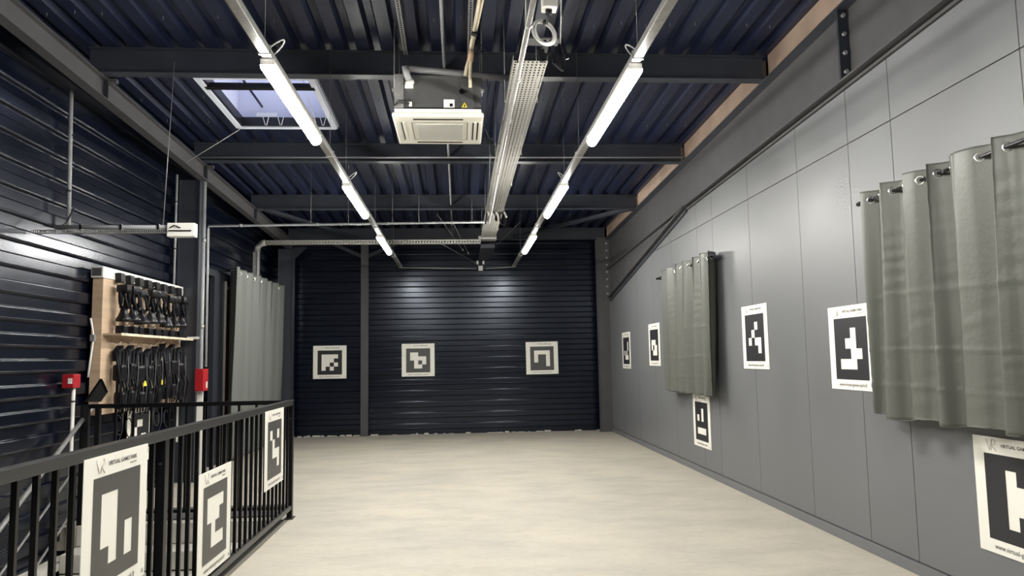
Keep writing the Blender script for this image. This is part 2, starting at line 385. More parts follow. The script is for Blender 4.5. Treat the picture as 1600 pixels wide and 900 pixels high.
# purlins
pn = ['behind the camera, first', 'behind the camera, second', 'above the top edge of the picture', 'nearest in view, behind the air unit', 'second in view, just beyond the roof window', 'third in view, half way down the hall', 'last one, tight against the black far wall']
for y, nm in zip(PY, pn):
    bm = B(); x0, x1 = (-3.32, 2.97)
    box(bm, x0, x1, y - .055, y + .055, ZT + .003, ZT + .013); box(bm, x0, x1, y - .055, y + .055, ZD - .012, ZD - .002); box(bm, x0, x1, y - .004, y + .004, ZT + .013, ZD - .012)
    shear(bm); t = obj('roof_joist', bm, 'steel'); tag(t, 'dark grey steel roof joist crossing the hall, ' + nm, 'beam', 'steel joists under the black roof deck')
# columns
def hcol(name, label, x0, x1, y0, y1, z0, z1, m='steeld', webx=True):
    t = thing(name, label, 'column', ((x0 + x1) / 2, y0, z0))
    bm = B(); tf = .014
    if webx:   # flanges face +-x, web along x
        box(bm, x0, x0 + tf, y0, y1, z0, z1); box(bm, x1 - tf, x1, y0, y1, z0, z1); box(bm, x0 + tf, x1 - tf, y0 + .02, y0 + .035, z0, z1)
    else:
        box(bm, x0, x1, y0, y0 + tf, z0, z1); box(bm, x0, x1, y1 - tf, y1, z0, z1); box(bm, (x0 + x1) / 2 - .006, (x0 + x1) / 2 + .006, y0 + tf, y1 - tf, z0, z1)
    obj('shaft', bm, m, t)
    bm = B(); box(bm, x0 - .02, x1 + .02, y0 - .02, y1 + .02, z0, z0 + .012); obj('base_plate', bm, m, t)
    return t
hcol('steel_column', 'wide dark steel column on the left wall beside the headset board', -3.57, -3.31, 9.66, 9.86, 0, 3.83, 'steel')
hcol('steel_column', 'dark steel column in the far left corner behind the long curtain', -3.48, -3.2, 14.55, 14.75, 0, 3.66, 'steel')
hcol('steel_column', 'slim grey steel post standing against the black far wall', -1.93, -1.79, 14.84, 14.945, 0, 3.84, 'steelw', False)
t = hcol('steel_column', 'bolted grey steel column in the far right corner', 2.79, 3.04, 14.6, 14.8, 0, 3.86, 'steelw', False)
bm = B(); box(bm, 2.90, 3.04, 14.575, 14.6, 2.60, 3.86); ep = obj('end_plate', bm, 'steelw', t)
for k in range(8):
    bm = B(); disc(bm, (2.975, 14.568, 2.72 + k * .145), .018, 'y', .02, 8); obj('bolt', bm, 'bolt', ep)
# corner bracing
for a, c, lb in (((-3.15, 12.1, 3.93), (-1.9, 14.6, 3.83), 'flat grey roof brace crossing the far left corner under the deck'), ((2.92, 12.1, 3.92), (1.1, 14.6, 3.86), 'flat grey roof brace crossing the far right corner under the deck')):
    bm = B(); bar(bm, a, c, .11, .012); bar(bm, (a[0], a[1], a[2] + .03), (c[0], c[1], c[2] + .03), .012, .06); tag(obj('roof_brace', bm, 'steel'), lb, 'brace')
bm = B(); prism(bm, [(-3.2, 3.70), (-3.2, 3.45), (-2.95, 3.70)], 'y', 14.62, 14.64); tag(obj('gusset_plate', bm, 'steeld'), 'triangular dark gusset plate at the top of the far left column', 'plate')
for x0, lb in ((-1.93, 'left'), (-1.79, 'right')):
    s = -1 if lb == 'left' else 1
    bm = B(); bar(bm, (x0, 14.88, 3.55), (x0 + s * .62, 14.88, 3.83), .03, .07); tag(obj('knee_brace', bm, 'steeld'), 'dark knee brace rising %s from the slim far wall post' % lb, 'brace')
# long thin pipe passing through the joists
bm = B(); tube(bm, [(-.12, YB + .1, 4.16), (-.10, 14.6, 4.16)], .015, 10); shear(bm)
t = obj('ceiling_pipe', bm, 'pvc'); tag(t, 'straight grey pipe running lengthwise through the roof joists above the air unit', 'pipe')
for y in PY[2:6]:
    bm = B(); tube(bm, [(-.11, y - .075, 4.16), (-.11, y - .055, 4.16)], .026, 10); shear(bm); obj('collar', bm, 'black', t)
# ------------------------------------------------------------------ lights
def luminaire(x, y, label):
    t = thing('tube_light', label, 'light', (x, y, 3.29), 'white tube lights under the two lighting rails')
    bm = B(); box(bm, x - .04, x + .04, y - .75, y + .75, 3.25, 3.287, .008); obj('housing', bm, 'whitep', t)
    bm = B(); n = 10; prof = [(x + .043 * math.cos(math.pi + math.pi * k / n), 3.25 + .050 * math.sin(math.pi + math.pi * k / n)) for k in range(n + 1)]
    prism(bm, prof, 'y', y - .765, y + .765); obj('diffuser', bm, 'led', t)
    for s in (-1, 1):
        bm = B(); box(bm, x - .042, x + .042, y + s * .757 - .012, y + s * .757 + .012, 3.248, 3.289, .004); obj('end_cap', bm, 'whitep', t)
    return t
for sx, side in ((-1.135, 'left'), (1.12, 'right')):
    for y, nm in ((11.52, 'farthest'), (8.34, 'middle'), (5.18, 'nearest in view'), (2.0, 'overhead near the camera')):
        luminaire(sx, y, 'glowing white tube light under the %s lighting rail, %s' % (side, nm))
    t = thing('lighting_rail', 'long pale metal lighting rail on the %s carrying tube lights' % side, 'rail', (sx, 5, 3.31))
    bm = B()
    box(bm, sx - .03, sx + .03, YB + .3, 14.66, 3.29, 3.335, .004); obj('trunking', bm, 'galv', t)
    bm = B(); box(bm, sx - .032, sx + .032, 14.65, 14.68, 3.285, 3.34, .006); obj('end_cap', bm, 'whitep', t)
    for y in (4.35, 6.6, 7.55, 10.2, 13.1):
        bm = B(); box(bm, sx - .036, sx + .036, y - .012, y + .012, 3.284, 3.342, .003); obj('bracket', bm, 'galv', t)
        bm = B(); tube(bm, [(sx, y, 3.34), (sx, y, ZD + SL * (y - 6.82) - .01)], .0018, 5); obj('hanging_wire', bm, 'galv', t)
    for y in (4.55, 7.75):
        bm = B(); pts = []
        for k in range(15):
            a = k / 14 * math.pi; pts.append((sx + (.075 if sx < 0 else -.075) * math.sin(a) + .02, y - .12 + .05 * math.cos(a), 3.34 + .07 * math.sin(a)))
        tube(bm, pts, .005, 6); obj('cable_loop', bm, 'gcable', t)
# conduit between the rail ends on the far wall
t = thing('cable_conduit', 'thin pale conduit joining both lighting rail ends on the far wall', 'conduit', (0, 14.9, 3.3))
bm = B(); tube(bm, [(-1.135, 14.70, 3.29), (.36, 14.9, 3.285)], .012, 8); tube(bm, [(.56, 14.9, 3.285), (1.12, 14.70, 3.29)], .012, 8); obj('tube', bm, 'pvc', t)
bm = B(); box(bm, .41, .50, 14.84, 14.93, 3.24, 3.34, .008); obj('junction_box', bm, 'whitep', t)
for x in (.395, .515):
    bm = B(); box(bm, x - .02, x + .02, 14.86, 14.92, 3.37, 3.44, .004); obj('clip', bm, 'whitep', t)
# ------------------------------------------------------------------ perforated cable tray
def perf(bm, o, du, dv, nu, nv, fu=.42, fv=.5):   # sheet of nu x nv cells, each a frame round a hole
    o = Vector(o); du = Vector(du); dv = Vector(dv)
    for i in range(nu):
        for j in range(nv):
            c = o + du * i + dv * j
            P = [bm.verts.new(c), bm.verts.new(c + du), bm.verts.new(c + du + dv), bm.verts.new(c + dv)]
            a, d = (1 - fu) / 2, (1 - fv) / 2
            Q = [bm.verts.new(c + du * x + dv * y) for x, y in ((a, d), (1 - a, d), (1 - a, 1 - d), (a, 1 - d))]
            for k in range(4): bm.faces.new((P[k], P[(k + 1) % 4], Q[(k + 1) % 4], Q[k]))
TX0, TX1, TZ = .415, .665, 3.6
t = thing('cable_tray', 'wide perforated cream cable tray hanging down the middle of the ceiling', 'cable tray', (.54, 8, TZ))
bm = B(); perf(bm, (TX0, 5.15, TZ), ((TX1 - TX0) / 8, 0, 0), (0, .05, 0), 8, 161)
for x in (TX0, TX1): perf(bm, (x, 5.15, TZ), (0, .05, 0), (0, 0, .05), 161, 1)
obj('perforated_sheet', bm, 'tray', t)
bm = B()
for k in range(5): tube(bm, [(TX0 + .05 + k * .035, 5.2, TZ + .03), (TX0 + .04 + k * .04, 9, TZ + .03), (TX0 + .05 + k * .035, 13.2, TZ + .03)], .012, 6)
obj('cables', bm, 'cable', t)
bm = B(); box(bm, TX0 + .0, TX1 - .0, 13.2, 14.85, TZ - .15, TZ - .08, .004); obj('unlit_section', bm, 'steeld', t)  # tray's far end, its shade painted in as solid dark steel
bm = B(); box(bm, TX0 - .05, TX1 + .02, 12.95, 13.2, TZ - .03, TZ + .03, .004); obj('junction_cover', bm, 'galv', t)
for y in (6.0, 7.6, 9.0, 10.6, 12.2):
    for x in (TX0 - .01, TX1 + .01):
        bm = B(); tube(bm, [(x, y, TZ - .01), (x, y, ZD + SL * (y - 6.82))], .004, 6); obj('threaded_rod', bm, 'galv', t)
t = thing('cable_tray', 'narrow slotted tray crossing from the middle tray to the left wall', 'cable tray', (-1.4, 12.9, 3.5))
bm = B(); perf(bm, (-3.35, 12.85, 3.48), (.05, 0, 0), (0, 0, .07), 75, 1, .5, .5); perf(bm, (-3.35, 12.85, 3.48), (.05, 0, 0), (0, .1, 0), 75, 1, .5, .5); perf(bm, (-3.35, 12.95, 3.48), (.05, 0, 0), (0, 0, .07), 75, 1, .5, .5)
obj('perforated_sheet', bm, 'tray', t)
bm = B(); tube(bm, [(-3.30, 12.9, 3.52), (-3.38, 12.9, 3.50), (-3.43, 12.9, 3.44), (-3.45, 12.9, 3.35)], .055, 10); obj('elbow', bm, 'galv', t)
bm = B(); box(bm, -3.50, -3.40, 12.86, 12.94, 2.2, 3.36, .006); obj('riser', bm, 'galv', t)
bm = B(); tube(bm, [(-3.415, 12.85, 3.36), (-3.415, 12.85, 2.2)], .008, 6); obj('riser_cable', bm, 'gcable', t)
# bright conduit run under tray, to the left wall and down
t = thing('steel_conduit', 'shiny conduit under the middle tray that turns left and drops down the left wall', 'conduit', (.45, 8, 3.5))
L0 = (-3.215, 9.72, 3.235); L1 = (.475, 11.05, 3.52)
bm = B(); tube(bm, [(.445, 3.2, 3.5), (.45, 8, 3.5), (.47, 11.0, 3.5), L1], .019, 10); obj('long_run', bm, 'galv', t)
bm = B(); tube(bm, [L1, L0, (-3.215, 9.72, 3.19), (-3.2, 9.7, 1.42)], .016, 10); obj('cross_run', bm, 'pvc', t)
for y in (4.35, 5.25, 6.2, 8.0, 9.6):
    bm = B(); tube(bm, [(.45, y - .02, 3.5), (.45, y + .02, 3.5)], .025, 10); obj('coupler', bm, 'galv', t)
for f in (.1, .35, .6, .85):
    p = Vector(L0).lerp(Vector(L1), f); d = (Vector(L1) - Vector(L0)).normalized() * .02
    bm = B(); tube(bm, [p - d, p + d], .021, 8); obj('coupler', bm, 'pvc', t)
for f in (.33, .46, .62, .72, .93):
    p = Vector(L0).lerp(Vector(L1), f)
    bm = B(); tube(bm, [p, (p.x, p.y, ZD + SL * (p.y - 6.82) - .01)], .002, 5); obj('hanging_wire', bm, 'galv', t)
bm = B(); tube(bm, [(-3.22, 9.58, 0), (-3.225, 9.58, 3.78)], .024, 12); t = obj('riser_pipe', bm, 'pvc'); tag(t, 'pale vertical riser pipe from floor to eaves in front of the wide left column', 'pipe')
for z in (.4, 1.9, 3.0):
    bm = B(); tube(bm, [(-3.222, 9.58, z), (-3.222, 9.58, z + .05)], .029, 12); obj('bracket', bm, 'galv', t)
bm = B(); box(bm, -3.245, -3.175, 9.53, 9.555, .0, 1.12); obj('cover_strip', bm, 'whitep', t)
bm = B(); box(bm, -3.165, -3.15, 9.54, 9.56, .75, .98); obj('red_tag', bm, 'red', t)
t = thing('alarm_box', 'red alarm box fixed on the pipes beside the grey left curtain', 'alarm box', (-3.2, 9.6, 1.13))
bm = B(); box(bm, -3.215, -3.115, 9.36, 9.54, 1.13, 1.40, .006); obj('casing', bm, 'red', t)
bm = B(); box(bm, -3.116, -3.110, 9.46, 9.50, 1.16, 1.24); obj('keyhole_cover', bm, 'cream', t)
# mounted brackets clutter
def bracket(name, label, cx, cy, cz, s=1.0, coil=True):
    t = thing(name, label, 'bracket', (cx, cy, cz))
    bm = B(); box(bm, cx - .10 * s, cx + .12 * s, cy - .07 * s, cy + .05 * s, cz, cz + .012, .003); obj('mount_plate', bm, 'steelw', t)
    for dx, dy, ex, ez in ((-.14, -.06, -.17, -.17), (-.10, .04, -.13, -.10), (.12, -.06, .17, -.14), (.13, .05, .15, -.18), (.06, -.05, .08, -.17)):
        bm = B(); bar(bm, (cx + dx * s, cy + dy * s, cz + .02), (cx + ex * s, cy + dy * s, cz + ez * s), .022 * s, .012); obj('arm', bm, 'plastic', t)
    bm = B(); bar(bm, (cx + .08 * s, cy - .05 * s, cz - .17 * s), (cx + .15 * s, cy + .05 * s, cz - .18 * s), .012, .012); obj('cross_piece', bm, 'plastic', t)
    bm = B(); prism(bm, [(cx - .02 * s, cz - .0), (cx + .03 * s, cz - .0), (cx + .035 * s, cz - .09 * s), (cx + .0, cz - .09 * s)], 'y', cy + .1 * s, cy + .13 * s); obj('wedge', bm, 'plastic', t)
    return t
bracket('projector_mount', 'dark metal projector mount at the near end of the cable tray', .60, 4.98, 3.66)
t = thing('cable_coil', 'coil of grey cable tied below the white box near the ceiling', 'cable', (.60, 4.80, 3.6))
bm = B()
for k in range(4): torus(bm, (.592 + .006 * k, 4.83 + .006 * k, 3.665 + .004 * k), .082 + .006 * (k % 3), .0065, (.35 + .05 * k, -.9, .25 - .06 * k), 28, 8)
obj('loops', bm, 'gcable', t)
for z in (3.59, 3.73):
    bm = B(); box(bm, .595, .615, 4.81, 4.85, z, z + .02, .003); obj('cable_tie', bm, 'cable', t)
t = thing('connection_box', 'white connection box near the ceiling above the cable coil', 'box', (.60, 4.75, 3.7))
bm = B(); box(bm, .57, .67, 4.62, 4.72, 3.75, 3.86, .01); obj('casing', bm, 'whitep', t)
bm = B(); tube(bm, [(.615, 4.66, 3.755), (.615, 4.68, 3.72)], .022, 10); obj('gland', bm, 'black', t)
bm = B(); tube(bm, [(.615, 4.68, 3.72), (.61, 4.74, 3.69), (.60, 4.83, 3.74)], .006, 8); obj('lead', bm, 'cable', t)
for x in (.48, .72):
    bm = B(); tube(bm, [(x, 4.9, 3.62), (x - .02, 4.5, 4.38)], .005, 6); tag(obj('hanger_rod', bm, 'galv'), 'thin hanger rod on the %s of the projector mount' % ('left' if x < .6 else 'right'), 'rod')
bracket('camera_mount', 'small cluttered dark camera mount half way along the cable tray', .56, 10.75, 3.58, .9)
for k, (x, z) in enumerate(((.44, 3.54), (.50, 3.53), (.56, 3.54), (.68, 3.53))):
    bm = B(); tube(bm, [(x, 10.6, z + .05), (x + .03, 10.58, z - .03)], .014, 8); tag(obj('cable_connector', bm, 'whitep'), 'pale cable connector dangling from the camera mount on the tray', 'connector', 'connectors at the camera mount')
BW = ['slanted wire running down to the camera mount on the tray', 'slanted wire left of the tray, left of a matching pair', 'slanted wire left of the tray, right of a matching pair', 'slanted wire reaching the far end of the tray from the left', 'slanted wire on the right side of the tray near its far end']
for a, c in (((.43, 9.2, 4.05), (.42, 10.5, 3.62)), ((-.1, 12.9, 3.9), (.2, 13.6, 3.4)), ((-.35, 12.6, 3.95), (.1, 13.5, 3.45)), ((-.3, 13.3, 3.55), (.36, 14.7, 3.37)), ((1.1, 12.8, 3.85), (.62, 13.9, 3.5))):
    bm = B(); tube(bm, [a, c], .003, 6); tube(bm, [Vector(c) - (Vector(c) - Vector(a)).normalized() * .05, c], .01, 6); tag(obj('bracing_wire', bm, 'galv'), BW.pop(0), 'wire', 'bracing wires of the cable tray')
bm = B(); tube(bm, [(-3.25, 9.32, 4.03), (3.0, 9.25, 4.03)], .012, 8); tag(obj('cross_cable', bm, 'pvc'), 'thin pale tube spanning the hall just in front of the second roof joist', 'tube')
bm = B(); tube(bm, [(-3.28, 9.0, 3.86), (-2.60, 8.9, 4.26)], .004, 6); tag(obj('opener_cord', bm, 'gcable'), 'thin cord from the roof window corner to the left beam', 'cord')
# ------------------------------------------------------------------ air unit
t = thing('air_conditioner', 'boxy ceiling air unit with cream underside hanging from rods', 'air conditioner', (-.155, 6.4, 3.45))
A0, A1, AY0, AY1, AZ = -.53, .225, 5.98, 6.77, 3.457
bm = B(); box(bm, A0, A1, AY0, AY1, AZ, AZ + .04, .014); fp = obj('fascia', bm, 'cream', t)
bm = B(); box(bm, A0 + .02, A1 - .02, AY0 + .015, AY1 - .02, AZ + .04, AZ + .075); obj('fascia_rim', bm, 'whitep', t)
bm = B(); box(bm, A0 + .19, A1 - .17, AY0 + .19, AY1 - .19, AZ - .006, AZ + .01, .003); obj('intake_grille', bm, 'grille', fp)
for x0, x1, y0, y1 in ((A0 + .15, A1 - .13, AY0 + .15, AY0 + .156), (A0 + .15, A1 - .13, AY1 - .156, AY1 - .15), (A0 + .15, A0 + .156, AY0 + .15, AY1 - .15), (A1 - .136, A1 - .13, AY0 + .15, AY1 - .15)):
    bm = B(); box(bm, x0, x1, y0, y1, AZ - .001, AZ + .01); obj('panel_seam', bm, 'steelw', fp)
for x0, x1, y0, y1 in ((A0 + .17, A1 - .17, AY0 + .055, AY0 + .085), (A0 + .17, A1 - .17, AY1 - .085, AY1 - .055)):
    bm = B(); box(bm, x0, x1, y0, y1, AZ - .002, AZ + .01, .001); obj('air_slot', bm, 'black', fp)
for x, s in ((A0 + .06, 1), (A1 - .09, 1), (A1 - .05, -1)):
    bm = B(); box(bm, x, x + .012, AY0 + .15, AY1 - .15, AZ - .002, AZ + .01, .001); obj('air_slot', bm, 'steeld', fp)
    bm = B(); box(bm, x + .016, x + .034, AY0 + .14, AY1 - .14, AZ - .006, AZ + .01, .004); obj('louvre', bm, 'cream', fp)
BX0, BX1, BY0, BY1, BZ0, BZ1 = -.505, .205, 6.0, 6.72, AZ + .078, 3.82
bm = B(); box(bm, BX0, BX1, BY0, BY1, BZ0, BZ1, .006); bd = obj('body', bm, 'acmetal', t)
bm = B(); box(bm, BX0 - .004, BX0 + .07, BY0 - .012, BY0 + .003, BZ0, BZ1 - .0); obj('side_cover', bm, 'galv', bd)
bm = B(); box(bm, BX0 - .004, BX1 + .004, BY0 - .006, BY0 + .006, BZ0 - .006, BZ0 + .006); obj('black_edge', bm, 'black', bd)
bm = B(); box(bm, .035, .145, BY0 - .02, BY0 + .004, BZ0, BZ1 - .03, .004); obj('valve_cover', bm, 'steelw', bd)
bm = B(); box(bm, -.425, -.355, BY0 - .014, BY0 - .008, 3.70, 3.735); obj('sticker', bm, 'whitep', bd)
bm = B(); box(bm, -.105, -.015, BY0 - .006, BY0 + .002, BZ0 + .005, BZ0 + .075); obj('sticker', bm, 'whitep', bd)
bm = B(); box(bm, -.055, -.03, BY0 - .009, BY0 - .005, BZ0 + .015, BZ0 + .04); obj('sticker_print', bm, 'plastic', bd)
bm = B(); prism(bm, [(.045, BZ0 + .005), (.09, BZ0 + .005), (.0675, BZ0 + .045)], 'y', BY0 - .026, BY0 - .02); wt = obj('warning_triangle', bm, 'yellow', bd)
bm = B(); prism(bm, [(.058, BZ0 + .009), (.077, BZ0 + .009), (.0675, BZ0 + .032)], 'y', BY0 - .029, BY0 - .026); obj('warning_mark', bm, 'black', bd)
bm = B(); disc(bm, (.045, BY0 - .025, 3.67), .022, 'y', .03, 14); obj('pipe_stub', bm, 'black', bd)
bm = B(); tube(bm, [(BX0 - .0, BY0 - .02, BZ0 + .02), (BX0 + .03, BY0 - .05, BZ0 + .05), (BX0 + .09, BY0 - .03, BZ0 + .055), (BX0 + .13, BY0 - .02, BZ0 + .06)], .006, 6)
tube(bm, [(BX0 - .0, BY0 - .03, BZ0 + .01), (BX0 + .04, BY0 - .06, BZ0 + .03), (BX0 + .12, BY0 - .03, BZ0 + .03)], .005, 6); obj('wiring', bm, 'cable', bd)
bm = B(); box(bm, BX0 + .115, BX0 + .14, BY0 - .03, BY0 - .012, BZ0 + .01, BZ0 + .045, .003); obj('plug', bm, 'whitep', bd)
for x, y in ((BX0 - .01, 6.05), (BX0 - .01, 6.6), (BX1 + .01, 6.05), (BX1 + .01, 6.6)):
    bm = B(); box(bm, x - .02, x + .02, y - .03, y + .03, 3.70, 3.715); obj('lug', bm, 'galv', t)
    bm = B(); tube(bm, [(x, y, 3.66), (x, y, ZD - .02)], .005, 6); obj('threaded_rod', bm, 'galv', t)
for x, nm in ((-.465, 'left'), (.125, 'right')):
    bm = B(); perf(bm, (x - .02, 3.6, ZD - .04), (.04, 0, 0), (0, .04, 0), 1, 78, .45, .6); perf(bm, (x - .02, 3.6, ZD - .04), (0, 0, .035), (0, .04, 0), 1, 78, .4, .6); shear(bm)
    tag(obj('perforated_strut', bm, 'galv'), 'perforated metal strut under the deck above the air unit, %s one' % nm, 'strut')
# condensate pipe and lagged refrigerant pipes
t = thing('drain_pipe', 'grey drain pipe sloping from the air unit to the cable tray', 'pipe', (0, 6, 3.8))
bm = B(); tube(bm, [(-.40, 5.93, 3.845), (.10, 5.98, 3.825), (.54, 6.02, 3.80)], .026, 14); obj('tube', bm, 'pvcd', t)
bm = B(); tube(bm, [(-.415, 5.92, 3.86), (-.405, 5.93, 3.80), (-.38, 5.95, 3.74)], .03, 14); obj('elbow', bm, 'pvc', t)
bm = B(); tube(bm, [(-.385, 5.95, 3.75), (-.375, 5.96, 3.72)], .036, 12); obj('clamp', bm, 'whitep', t)
bm = B(); tube(bm, [(.53, 6.02, 3.80), (.545, 6.02, 3.80)], .033, 14); obj('end_collar', bm, 'galv', t)
t = thing('refrigerant_pipes', 'pair of cream lagged pipes rising from the air unit', 'pipe', (.12, 6, 3.8))
bm = B(); tube(bm, [(.075, 5.955, 3.80), (.088, 5.95, 3.87), (.118, 5.93, 3.96), (.125, 5.9, 4.03), (.15, 5.8, 4.13), (.20, 5.4, 4.29), (.22, 5.0, 4.33)], .014, 10)
tube(bm, [(.115, 5.955, 3.70), (.118, 5.95, 3.87), (.124, 5.93, 3.96), (.14, 5.9, 4.05), (.17, 5.8, 4.15), (.235, 5.4, 4.31), (.25, 5.0, 4.35)], .014, 10); obj('lagging', bm, 'insul', t)
bm = B(); tube(bm, [(.117, 5.92, 3.91), (.128, 5.89, 4.0)], [.028, .022], 12); obj('tape_wrap', bm, 'wood', t)
bm = B(); tube(bm, [(.15, 5.82, 4.09), (.155, 5.80, 4.105)], .026, 12); obj('cable_tie', bm, 'cable', t)
bm = B(); tube(bm, [(.16, 5.9, 4.12), (.23, 5.95, 3.95), (.27, 6.1, 3.75), (.25, 6.3, 3.55), (.215, 6.35, 3.52)], .004, 6)
tube(bm, [(.16, 5.9, 4.12), (.28, 6.0, 3.98), (.40, 6.2, 3.90), (.42, 6.3, 3.72)], .004, 6)
tube(bm, [(.22, 6.35, 3.56), (.28, 6.4, 3.42), (.38, 6.5, 3.38), (.42, 6.5, 3.6)], .003, 6); tag(obj('loose_cables', bm, 'cable'), 'loose black cables drooping between the air unit and tray', 'cable')
# ------------------------------------------------------------------ posters
def text_mesh(body, size, xs=1.0, bold=0.0, sh=0):
    c = bpy.data.curves.new('lettering', 'FONT'); c.body = body; c.size = size; c.align_x = 'CENTER'; c.align_y = 'CENTER'; c.offset = bold; c.shear = sh; c.resolution_u = 2
    o = bpy.data.objects.new('tmp', c); C.objects.link(o); dg = bpy.context.evaluated_depsgraph_get(); dg.update()
    me = bpy.data.meshes.new_from_object(o.evaluated_get(dg)); bpy.data.objects.remove(o)
    for v in me.vertices: v.co.x *= xs
    return me
T_head = text_mesh('VIRTUAL GAMES PARK', .026, 1.12, .0006)
T_foot = text_mesh('www.virtual-games-park.fr', .038, 1.0, .0002)
def place_text(me, name, par, R, o, u, v, m, d=.0045):
    me2 = me.copy(); me2.materials.clear(); me2.materials.append(M[m])
    ob = bpy.data.objects.new(name, me2); C.objects.link(ob)
    ob.matrix_world = Matrix.Translation(o + R @ Vector((u, v, d))) @ R.to_4x4(); ob.parent = par; ob.matrix_parent_inverse = par.matrix_world.inverted()
TC = {}
def poster(center, right, normal, code, label, ink='ink', rot=0, S=.65):
    """square board; local x=right, y=up, z=normal"""
    right = Vector(right); n = Vector(normal); up = n.cross(right)
    R = Matrix((right, up, n)).transposed()
    R = R @ Matrix.Rotation(rot, 3, 'Z'); o = Vector(center)
    t = thing('marker_poster', label, 'poster', center)
    def add(name, bm, m):
        for v in bm.verts: v.co = o + R @ v.co
        return obj(name, bm, m, t)
    h = S / 2
    bm = B(); box(bm, -h, h, -h, h, 0, .003); add('board', bm, 'paper')
    bs = S * .735; c0 = -bs / 2; cy = -h + S * .12; cell = bs / 6
    bm = B()
    for i in range(6):
        for j in range(6):
            inn = 1 <= i <= 4 and 1 <= j <= 4
            if inn and code[i - 1][j - 1] == '1': continue
            x0 = c0 + j * cell; y1 = cy + bs - i * cell
            V = [bm.verts.new(p) for p in ((x0, y1 - cell, .004), (x0 + cell, y1 - cell, .004), (x0 + cell, y1, .004), (x0, y1, .004))]; bm.faces.new(V)
    bmesh.ops.remove_doubles(bm, verts=bm.verts, dist=1e-5)
    add('black_marker', bm, ink)
    place_text(T_head, 'header_lettering', t, R, o, .045, h - S * .068, 'text')
    place_text(T_foot, 'footer_lettering', t, R, o, .0, -h + S * .060, 'text')
    bm = B()      # two tiny print smudges too small to read in the photograph
    for x, y, a_, c_ in [(.125 + .012 * q, h - S * .104, .009, .006) for q in range(6)] + [(h - .034, -h + .028, .010, .018), (h - .020, -h + .028, .010, .018)]:
        box(bm, x - a_ / 2, x + a_ / 2, y - c_ / 2, y - c_ / 2 + .002, .0032, .0045); box(bm, x - a_ / 2, x - a_ / 2 + .002, y - c_ / 2, y + c_ / 2, .0032, .0045)
    add('small_print', bm, 'text')
    bm = B()
    L = [[(-.06, .028), (-.035, -.03), (-.012, .03)], [(-.012, .03), (-.020, -.028)], [(-.012, .03), (.012, .026), (.014, .006), (-.016, -.002), (.018, -.032)]]
    for ln in L: tube(bm, [(x - .155, y * 1.05 + h - S * .068, .0046) for x, y in ln], .0022, 4)
    add('emblem', bm, 'logo')
    return t
yf = YF - .011
FX, FN = (1, 0, 0), (0, -1, 0)
poster((-2.546, yf, 1.452), FX, FN, ['1111', '1110', '1101', '1010'], 'white marker poster left of the slim post on the far black wall')
poster((-.81, yf, 1.465), FX, FN, ['1100', '1111', '0101', '0110'], 'white marker poster just right of the slim post on the far black wall', 'inkg')
poster((1.675, yf, 1.465), FX, FN, ['1111', '1001', '1001', '0001'], 'white marker poster with arch shape, rightmost on the far black wall', 'inkg', rot=.008)
RX, RN = (0, -1, 0), (-1, 0, 0); xr = XR - .003
def rp(y, z, code, lb, ink='ink', **k): poster((xr, y, z), RX, RN, code, lb, ink, **k)
rp(13.21, 1.575, ['0001', '0001', '1010', '0111'], 'smallest-looking marker poster on the grey wall, nearest the far corner')
rp(11.28, 1.64, ['0000', '1110', '1011', '0111'], 'marker poster on the grey wall just beyond the far curtain')
rp(7.37, 1.64, ['0010', '0100', '1011', '0001'], 'marker poster on the grey wall in the open space between the two curtains')
rp(5.52, 1.502, ['0010', '0110', '0011', '1110'], 'marker poster on the grey wall touching the far edge of the large near curtain')
rp(9.16, .65, ['0010', '1010', '0000', '1111'], 'marker poster low on the grey wall directly below the far curtain')
rp(3.895, .648, ['0100', '0111', '0110', '0100'], 'big cropped marker poster low on the grey wall under the near curtain')
# ------------------------------------------------------------------ guard rail
GX = -1.60
t = thing('guard_rail', 'long black metal guard rail along the stair opening, facing the hall', 'railing', (GX, 4, 0))
bm = B(); box(bm, GX - .025, GX + .025, -.6, 7.27, 1.055, 1.105, .003); obj('top_rail', bm, 'railtop', t)
bm = B(); box(bm, GX - .02, GX + .02, -.6, 7.27, .085, .125, .003); obj('bottom_rail', bm, 'railtop', t)
y = 7.27; posts = [7.27, 4.19, 1.11]
for p in posts:
    bm = B(); box(bm, GX - .025, GX + .025, p - .025, p + .025, 0, 1.056 if p < 7 else 1.105, .003); po = obj('post', bm, 'black', t)
    bm = B(); box(bm, GX - .04, GX + .04, p - .06, p + .06, 0, .012, .003); obj('foot_plate', bm, 'railtop', po)
    bm = B(); disc(bm, (GX, p - .028, .93), .008, 'y', .008, 8); obj('bolt', bm, 'steel', po)
for a, c in zip(posts[1:] + [-.6], posts):
    nn = round((c - a) / .1335); 
    for k in range(1, nn):
        yy = a + (c - a) * k / nn
        bm = B(); box(bm, GX - .011, GX + .011, yy - .009, yy + .009, .12, 1.06); obj('baluster', bm, 'black', t)
t = thing('guard_rail', 'short black metal guard rail across the far end of the stair opening', 'railing', (-2.5, 7.27, 0))
GY = 7.27
bm = B(); box(bm, -3.45, GX, GY - .02, GY + .02, 1.062, 1.102, .003); obj('top_rail', bm, 'black', t)
bm = B(); box(bm, -3.45, GX, GY - .015, GY + .015, .085, .115, .003); obj('bottom_rail', bm, 'black', t)
for x in (-3.47, -3.37):
    bm = B(); box(bm, x - (.05 if x < -3.4 else .02), x + .022, GY - .02, GY + .02, 0, 1.1 if x < -3.4 else 1.065); obj('post', bm, 'black', t)
for k in range(1, 11):
    x = -3.37 + (GX + 3.37) * k / 11
    bm = B(); box(bm, x - .010, x + .010, GY - .008, GY + .008, .11, 1.07); obj('baluster', bm, 'black', t)
